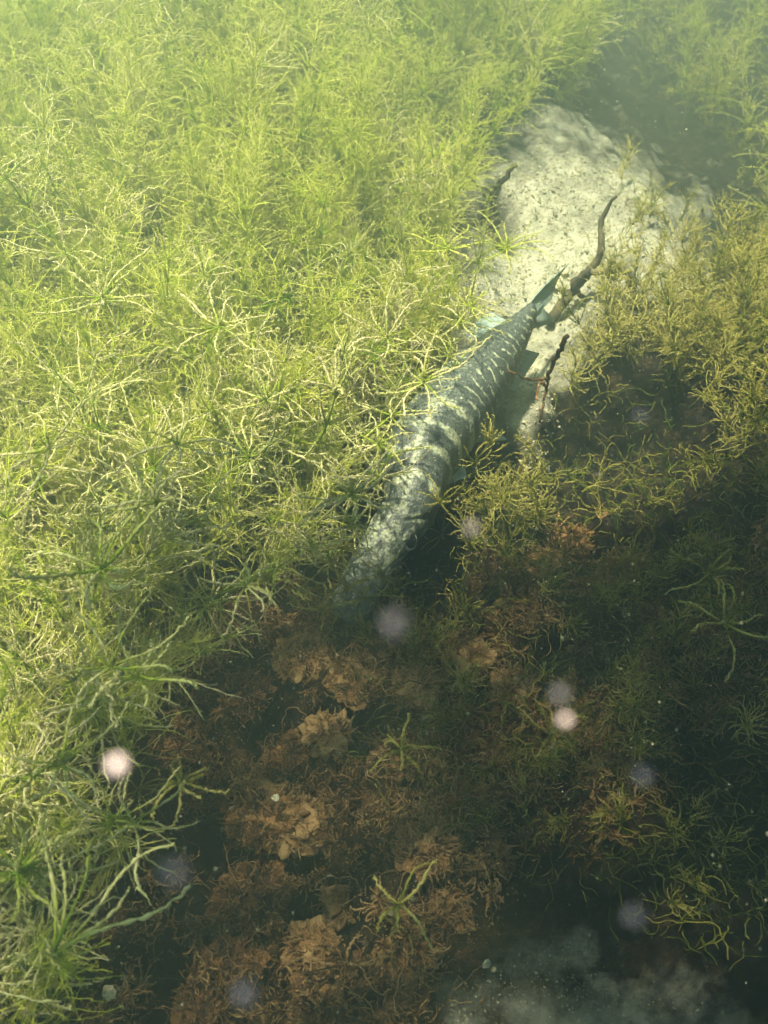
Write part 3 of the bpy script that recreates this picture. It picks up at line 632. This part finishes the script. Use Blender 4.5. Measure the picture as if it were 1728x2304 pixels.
mb = MB(); mb.add(VB, list(q) + [np.arange(NR)[::-1], np.arange(NR) + (NS - 1) * NR], pale)
org = Vector(C[NS // 2]) - Vector((0, 0, .05))
fish = empty('pike', org, label='large dark pike with pale bars lying half hidden under the yellow-green weed', category='fish')
def fpart(name, mb_, mat, smooth=True, parent=None):
    me = mb_.mesh(name, mat, smooth, Matrix.Translation(-org)); return link(name, me, parent or fish)
fb = fpart('body', mb, M_FISH)
at = fb.data.attributes.new('belly', 'FLOAT', 'POINT'); at.data.foreach_set('value', belly.astype(np.float32))
def at_u(u_): return Vector(C[int(u_ * (NS - 1))]), Vector(T[int(u_ * (NS - 1))]), Vector(SD[int(u_ * (NS - 1))]), Vector(UPV[int(u_ * (NS - 1))]), Wd[int(u_ * (NS - 1))], Hd[int(u_ * (NS - 1))]
def fin(name, base_pts, tips, nr=26, ns=16, thick=.0012, ray=15, curl=None, parent=None):
    """base_pts/tips: functions s -> Vector; rows of rays from the base to the outer edge"""
    g = np.zeros((nr, ns, 3)); A = np.zeros((nr, ns))
    for a in range(nr):
        s = a / (nr - 1); b0, t0 = base_pts(s), tips(s)
        for b in range(ns):
            r_ = b / (ns - 1); pnt = b0.lerp(t0, r_)
            if curl: pnt = pnt + curl(s, r_)
            g[a, b] = pnt; A[a, b] = .25 + .45 * (math.sin(a * 2.4) > 0) + .25 * math.sin(r_ * 14 + s * 3) * rnd.uniform(.4, 1)
    du = np.gradient(g, axis=0); dv = np.gradient(g, axis=1); nn = np.cross(du, dv); nn /= np.linalg.norm(nn, axis=2)[:, :, None] + 1e-9
    taper = np.linspace(1.6, .35, ns)[None, :, None]; rays = (1 + .6 * np.sin(np.arange(nr) * 2.4))[:, None, None]
    o_ = nn * thick * taper * rays * .5
    V = np.concatenate([(g + o_).reshape(-1, 3), (g - o_).reshape(-1, 3)]); n0 = nr * ns; Fc = []
    for a in range(nr - 1):
        for b in range(ns - 1):
            k = a * ns + b; Fc += [[k, k + ns, k + ns + 1, k + 1], [n0 + k, n0 + k + 1, n0 + k + ns + 1, n0 + k + ns]]
    for a in range(nr - 1):
        for b in (0, ns - 1): k = a * ns + b; Fc.append([k, k + ns, n0 + k + ns, n0 + k])
    for b in range(ns - 1):
        for a in (0, nr - 1): k = a * ns + b; Fc.append([k, k + 1, n0 + k + 1, n0 + k])
    mb_ = MB(); mb_.add(V, Fc, np.concatenate([A.ravel(), A.ravel()])); return fpart(name, mb_, M_FIN, parent=parent)
c0, T0, S0, U0, _, _ = at_u(1.0); c0 = c0 - T0 * .012
tdir = (G(1282, 564, .16) - G(1192, 712, .09)); tdir.z = 0; tdir.normalize()
Lc = (G(1282, 564, .16) - c0).length
def tailtip(s):                                          # s 0 lower lobe ... 1 upper lobe, forked
    f = abs(s * 2 - 1); ln = Lc * (.52 + .48 * f ** 1.3) * (1.0 if s > .5 else .66)
    return c0 + tdir * ln * .97 + Vector((0, 0, (s - .5) * .085)) + S0 * .010 * math.sin(s * 5)
fin('tail_fin', lambda s: c0 + Vector((0, 0, (s - .5) * .034)), tailtip, nr=44, ns=22, curl=lambda s, r_: S0 * (.006 * math.sin(r_ * 3 + s * 4)))
def dors(s): c_, t_, s_, u_, w_, h_ = at_u(.81 + .09 * s); return c_ + u_ * (h_ * .44) - s_ * .004
def dtip(s): c_, t_, s_, u_, w_, h_ = at_u(.81 + .09 * s); return c_ + u_ * (h_ * .5 - .012) - s_ * (.040 + .008 * math.sin(s * 3)) - t_ * (.010 - .024 * s)
fin('dorsal_fin', dors, dtip)
def ana(s): c_, t_, s_, u_, w_, h_ = at_u(.81 + .11 * s); return c_ - u_ * (h_ * .44)
def atip(s): c_, t_, s_, u_, w_, h_ = at_u(.81 + .11 * s); return c_ - u_ * (h_ * .5 + .028) + s_ * .024 + t_ * (.026 + .01 * s)
fin('anal_fin', ana, atip)
for sg in (1, -1):
    c_, t_, s_, u_, w_, h_ = at_u(.385)
    b0 = c_ + s_ * sg * w_ * .46 - u_ * h_ * .12
    fin('pectoral_fin', lambda s: b0 + t_ * .006 * s - u_ * .014 * s, lambda s: b0 + (t_ * (.026 + .012 * math.sin(s * 3.1)) + s_ * sg * (.016 + .010 * s) - u_ * (.008 + .016 * s)), nr=20, ns=12)
    c_, t_, s_, u_, w_, h_ = at_u(.60); b1 = c_ + s_ * sg * w_ * .30 - u_ * h_ * .40
    fin('pelvic_fin', lambda s: b1 + t_ * .014 * s, lambda s: b1 + t_ * (.040 + .012 * s) + s_ * sg * (.020 + .012 * math.sin(s * 3.1)) - u_ * .018, nr=16, ns=10)
    # eye: iris ball with dark pupil, set into the side of the head
    c_, t_, s_, u_, w_, h_ = at_u(.222); ec = c_ + s_ * sg * w_ * .45 + u_ * h_ * .14
    nrm = (s_ * sg * .80 + u_ * .55 - t_ * .10).normalized()
    def ball(r_, squash, off, a_):
        M = Matrix.Translation(ec + nrm * off) @ nrm.to_track_quat('Z', 'Y').to_matrix().to_4x4() @ Matrix.Diagonal((r_, r_ * 1.15, r_ * squash, 1))
        V = []; n_, k_ = 12, 20
        for a in range(n_ + 1):
            for b in range(k_):
                ph = math.pi * a / n_; V.append(M @ Vector((math.sin(ph) * math.cos(2 * math.pi * b / k_), math.sin(ph) * math.sin(2 * math.pi * b / k_), math.cos(ph))))
        Fc = [[a * k_ + b, a * k_ + (b + 1) % k_, (a + 1) * k_ + (b + 1) % k_, (a + 1) * k_ + b] for a in range(n_) for b in range(k_)]
        mb_ = MB(); mb_.add([tuple(x) for x in V], Fc, a_); return mb_
    eye = fpart('eye', ball(.0115, .42, -.0006, .5), M_IRIS)
    fpart('pupil', ball(.0082, .34, .0026, .5), M_PUPIL, parent=eye)

# ------------------------------------------------------------------ sunken sticks, stalks, stones, shells, clumps
def stick(name, pts, r0, r1, label, cat='stick', mat=None, side=(), bumps=.25, A=(.3, .7)):
    P3 = [G(a, b, z) for a, b, z in pts]; n = 30
    Cc = spline([(p.x, p.y, p.z) for p in P3], n); g = np.random.default_rng(int(pts[0][0]))
    Cc = Cc + g.normal(0, .0012, Cc.shape); org_ = Vector(Cc[0]); root = None
    mb_ = MB(); mb_.tube(Cc - np.array(org_), np.linspace(r0, r1, n) * (1 + bumps * g.uniform(-.6, .8, n)), 8, g.uniform(A[0], A[1], n))
    root = link(name, mb_.mesh(name, mat or M_TWIG), label=label, category=cat); root.location = org_
    for f, pts2, ra, rb in side:
        Q = [Vector(Cc[int(f * (n - 1))])] + [G(a, b, z) for a, b, z in pts2]
        C2 = spline([(p.x, p.y, p.z) for p in Q], 14) + g.normal(0, .001, (14, 3))
        mb2 = MB(); mb2.tube(C2 - np.array(org_), np.linspace(ra, rb, 14) * (1 + bumps * g.uniform(-.5, .6, 14)), 7, g.uniform(A[0], A[1], 14))
        link('side_twig', mb2.mesh('side_twig', mat or M_TWIG), root)
    return root
stick('sunken_branch', [(1236, 722, .0), (1278, 668, .02), (1326, 612, .04), (1352, 566, .07), (1354, 500, .10), (1382, 440, .14)], .0095, .0026,
      'dark forked sunken branch standing up from the pale marl behind the tail', side=[(.45, [(1345, 615, .05), (1390, 605, .07), (1375, 585, .10)], .005, .003), (.5, [(1290, 640, .04), (1310, 668, .01)], .005, .004)])
stick('sunken_branch', [(1425, 700, .0), (1422, 640, .04), (1410, 610, .06), (1375, 592, .05)], .011, .004, 'short bent dark branch stub right of the forked branch on the marl')
stick('sunken_branch', [(1100, 480, .0), (1108, 445, .05), (1125, 415, .10), (1160, 370, .14)], .010, .003, 'dark snag under the weed edge above the hollow', side=[(.6, [(1080, 420, .12), (1060, 400, .14)], .005, .002)])
stick('budded_stalk', [(1215, 950, .0), (1228, 880, .04), (1240, 830, .09), (1262, 780, .14), (1275, 755, .16)], .0016, .0036, 'single brownish stalk with a swollen bud standing beside the fish', cat='plant stalk', mat=M_RUST, A=(.2, .7), side=[(.35, [(1215, 860, .08), (1208, 900, .09)], .002, .0012), (.45, [(1170, 850, .10), (1120, 815, .12)], .002, .0012)])
stick('budded_stalk', [(1500, 1560, .02), (1480, 1480, .06), (1440, 1500, .07), (1560, 1600, .05)], .0016, .001, 'thin looping brown stalk in the lower right shade', cat='plant stalk', mat=M_RUST, A=(.4, .9))

def lump(name, px, py, r_, label, cat, mat, seed, squash=.6, rough=.35, z=None, fuzz=0, group=None, loc=None):
    g = np.random.default_rng(seed); n_, k_ = (30, 44) if fuzz else (14, 22)
    ph = np.linspace(0.01, np.pi - .01, n_); az = np.arange(k_) * 2 * np.pi / k_
    PH, AZ = np.meshgrid(ph, az, indexing='ij'); D = np.stack([np.sin(PH) * np.cos(AZ), np.sin(PH) * np.sin(AZ), np.cos(PH)], -1).reshape(-1, 3)
    nn = fbm(D, 2.6 if fuzz else 1.6, 5, seed * 1.7); rr = r_ * (1 + rough * nn * 1.6); V = D * rr[:, None]; V[:, 2] *= squash
    Fc = [[a * k_ + b, (a + 1) * k_ + b, (a + 1) * k_ + (b + 1) % k_, a * k_ + (b + 1) % k_] for a in range(n_ - 1) for b in range(k_)]
    mb_ = MB(); mb_.add(V, Fc, np.clip(.45 + nn * .8, 0, 1))
    if fuzz:
        for q_ in range(fuzz):
            d = g.normal(0, 1, 3); d[2] = abs(d[2]); d /= np.linalg.norm(d); o_ = d * r_ * np.array([.85, .85, squash * .85])
            branchlet(mb_, r_ * g.uniform(.2, .7), math.asin(d[2]) + g.normal(0, .5), math.atan2(d[1], d[0]) + g.normal(0, .6), g.normal(0, 1), .0007, seed * 31 + q_, segs=6, k=3, spikes=6, spike=.002, crust=(.2, .9), origin=o_)
    return mb_
def put_lump(name, px, py, r_, label, cat, mat, seed, z=0, **kw):
    mb_ = lump(name, px, py, r_, label, cat, mat, seed, **kw); o = link(name, mb_.mesh(name, mat), label=label, category=cat)
    p = G(px, py, z); p.z = max(z, hz(p.x, p.y)) + r_ * .15; o.location = p; return o
put_lump('marl_stone', 1258, 642, .011, 'pale rounded marl stone beside the dark branch foot', 'stone', M_STONE, 51, rough=.15)
put_lump('marl_stone', 1270, 612, .007, 'smaller white marl stone just above the rounded one', 'stone', M_STONE, 52, rough=.2)
put_lump('marl_stone', 1350, 628, .013, 'flat pale marl lump under the branch fork', 'stone', M_STONE, 53, rough=.2)
put_lump('shell_piece', 245, 2235, .0065, 'cream shell piece among brown weed at the lower left', 'shell', M_STONE, 54, z=.06, rough=.4)
put_lump('shell_piece', 620, 1795, .004, 'small white shell chip on the tan clump', 'shell', M_STONE, 55, z=.05, rough=.4)
put_lump('shell_piece', 1095, 2170, .004, 'tiny white shell chip at the edge of the grey silt', 'shell', M_STONE, 56, z=.01, rough=.5)
# fuzzy rusty algae clumps that stand proud of the shaded bottom
CL = [(600, 1830, .034), (640, 1640, .028), (740, 1660, .022), (1010, 1650, .026), (1030, 1800, .032), (890, 1720, .020), (1345, 1390, .022), (1110, 1870, .026), (560, 2000, .030), (780, 1960, .028),
      (900, 2130, .030), (850, 2230, .034), (700, 2120, .022), (520, 2180, .024), (960, 1920, .026), (1180, 1330, .022), (1230, 1250, .020), (1370, 1060, .022), (1010, 1080, .022), (1040, 1480, .028),
      (680, 1500, .024), (800, 1540, .026), (930, 1560, .022), (470, 1700, .022), (1150, 1550, .024), (1420, 1250, .022), (1300, 1180, .02), (660, 1850, .026), (1000, 2020, .024), (1090, 1720, .028), (560, 1580, .024), (420, 1640, .02), (740, 2260, .03), (470, 2260, .026)]
def clump_labels():
    rows = [(1230, 'level with the fish head'), (1460, 'just below the snout level'), (1760, 'halfway down the dark part'), (2010, 'in the lower dark half'), (9999, 'along the bottom edge')]
    cols = [(620, 'left of centre'), (880, 'in the middle column'), (1120, 'right of the middle'), (9999, 'in the right half')]
    zone = {}
    for q_, (a, b, r_) in enumerate(CL):
        key = (next(t_ for l_, t_ in rows if b < l_), next(t_ for l_, t_ in cols if a < l_)); zone.setdefault(key, []).append((b, q_))
    out = {}
    for (row, col), it in zone.items():
        it.sort(); names = [''] if len(it) == 1 else (['upper ', 'lower '] if len(it) == 2 else ['top ', 'second highest ', 'third highest ', 'fourth highest ', 'fifth highest '])
        for nm, (b, q_) in zip(names, it): out[q_] = '%srusty algae clump %s, %s' % (nm, row, col)
    return out
CLAB = clump_labels()
for q_, (a, b, r_) in enumerate(CL):
    r_ *= 1.1
    mb_ = lump('', a, b, r_, '', '', None, 200 + q_, squash=.34, rough=.55, fuzz=150)
    o = link('algae_clump', mb_.mesh('algae_clump', M_RUST), label=CLAB[q_], category='algae clump', group='rusty algae clumps on the shaded bottom')
    p = G(a, b, .02); p.z = hz(p.x, p.y) + r_ * .1; o.location = p; o.rotation_euler = (0, 0, rnd.uniform(0, 6))
def grains(name, n, region, mat, label, seed, r_, flat=.6):
    X, Y, m_ = sample_region(region, n, seed=seed, ylim=(.05, 2.4), xlim=(-.6, 1.1)); Z = bed_height(X, Y)[0]; g = np.random.default_rng(seed); k = len(X)
    base = np.array([(1, 0, 0), (-.5, .87, 0), (-.5, -.87, 0), (0, 0, 1.1), (0, 0, -.8)])
    rr = r_ * np.minimum(g.lognormal(0, .4, k), 1.8)
    V = base[None] * g.uniform(.5, 1.6, (k, 5, 1)) * rr[:, None, None] * np.array([1, 1, flat]); a = g.uniform(0, 6.28, k)
    ca, sa = np.cos(a)[:, None], np.sin(a)[:, None]; V = np.stack([V[..., 0] * ca - V[..., 1] * sa, V[..., 0] * sa + V[..., 1] * ca, V[..., 2]], -1)
    V += np.stack([X, Y, Z + rr * .3], 1)[:, None]
    F0 = np.array([[0, 1, 3], [1, 2, 3], [2, 0, 3], [1, 0, 4], [2, 1, 4], [0, 2, 4]]); mb_ = MB()
    mb_.add(V.reshape(-1, 3), list((F0[None] + np.arange(k)[:, None, None] * 5).reshape(-1, 3)), np.repeat(g.uniform(0, 1, k), 5))
    link(name, mb_.mesh(name, mat, False), kind='stuff', label=label)
grains('bottom_litter', 26000, BROWN, M_RUST, 'crumbs of brown weed and silt covering the shaded bottom', 301, .0009)
grains('marl_crumbs', 7000, SAND1, M_STONE, 'pale marl crumbs and grit on the lit bottom', 302, .0020)
grains('grey_grit', 14000, SAND2, M_STONE, 'grey grit on the shaded silt at the bottom right', 303, .0009)

# loose thread algae trailing over the near bottom: far too many and too tangled to count
def threads(name, n, region, mat, label, seed, r_, Lr):
    X, Y, m_ = sample_region(region, n, seed=seed, ylim=(.05, 1.6), xlim=(-.6, 1.1)); Z = bed_height(X, Y)[0]; g = np.random.default_rng(seed); mb_ = MB()
    for x, y, z in zip(X, Y, Z):
        k = 12; L_ = g.uniform(*Lr); a = g.uniform(0, 6.28) + np.cumsum(g.normal(0, .38, k)); e = g.uniform(0, .9) + np.cumsum(g.normal(-.06, .28, k))
        st = np.stack([np.cos(a) * np.cos(e), np.sin(a) * np.cos(e), np.sin(e)], 1) * L_ / k
        P = np.array([x, y, z + g.uniform(.001, .02)]) + np.cumsum(st, axis=0); P[:, 2] = np.maximum(P[:, 2], z - .002)
        mb_.tube(P, r_ * g.uniform(.6, 1.5) * (1 + .5 * g.uniform(-1, 1, k)), 3, np.clip(g.uniform(0, .9) + g.uniform(-.15, .15, k), 0, 1), cap=False)
    link(name, mb_.mesh(name, mat), kind='stuff', label=label)
threads('brown_thread_algae', 1500, BROWN, M_RUST, 'tangled brown thread algae lying over the shaded bottom', 311, .00042, (.015, .055))
threads('green_thread_algae', 2600, [(700, 1350), (1100, 1080), (1230, 880), (1500, 860), (1728, 1050), (1800, 2100), (1450, 2150), (1100, 1900), (800, 1800)], M_OLIVE, 'thin curling olive-green thread algae in the lower right shade', 312, .00050, (.02, .075))

# ------------------------------------------------------------------ suspended matter
def octa(mb_, c_, r_, g):
    V = np.array([(1, 0, 0), (-1, 0, 0), (0, 1, 0), (0, -1, 0), (0, 0, 1), (0, 0, -1)]) * r_ * g.uniform(.6, 1.4, (6, 1)) + c_
    mb_.add(V, [[0, 2, 4], [2, 1, 4], [1, 3, 4], [3, 0, 4], [2, 0, 5], [1, 2, 5], [3, 1, 5], [0, 3, 5]], g.uniform(.2, 1))
g = np.random.default_rng(77); mb = MB()
for q_ in range(9000):
    y = g.uniform(.1, 1.9) if q_ % 3 == 0 else g.normal(.75, .28); x = g.uniform(-.8, 1.0) if q_ % 3 == 0 else g.normal(.2, .25); z = g.uniform(.12, .6)
    octa(mb, np.array([x, y, z]), .00050 * g.lognormal(0, .4), g)
link('suspended_silt', mb.mesh('suspended_silt', M_SPECK, False), kind='stuff', label='fine pale silt specks drifting in the water')
BOK = [(890, 1402, .10, 'largest pale drifting particle just below the snout'), (552, 2237, .11, 'bright drifting particle near the bottom edge'), (265, 1722, .12, 'white drifting particle in front of the left weed'),
       (1262, 1563, .12, 'pale drifting particle in the lower right shade'), (1272, 1620, .14, 'dim drifting particle just under the pale lower right one'), (1449, 1745, .12, 'drifting particle over the darkest right shade'),
       (1428, 2062, .11, 'dim drifting particle above the grey silt'), (397, 1963, .09, 'dim drifting particle over the black hollow at left'), (1062, 1188, .14, 'small drifting particle right of the fish eye'), (1445, 935, .15, 'faint drifting particle before the right weed')]
M_GRAIN = plain('pale_grain', (.95, .74, .82), .6)
for q_, (a, b, d_, lb) in enumerate(BOK):
    d_ *= 1.5
    dv = Vector(((a - 864) / F, cp - (b - 1152) / F * sp, -sp - (b - 1152) / F * cp)); pnt = Vector((0, 0, CAM_H)) + dv * d_
    mb_ = lump('', 0, 0, .00118 * (1.15 if q_ in (0, 1, 2) else .9), '', '', None, 900 + q_, squash=.9, rough=.12)
    o = link('drifting_particle', mb_.mesh('drifting_particle', M_GRAIN), label=lb, category='particle'); o.location = pnt
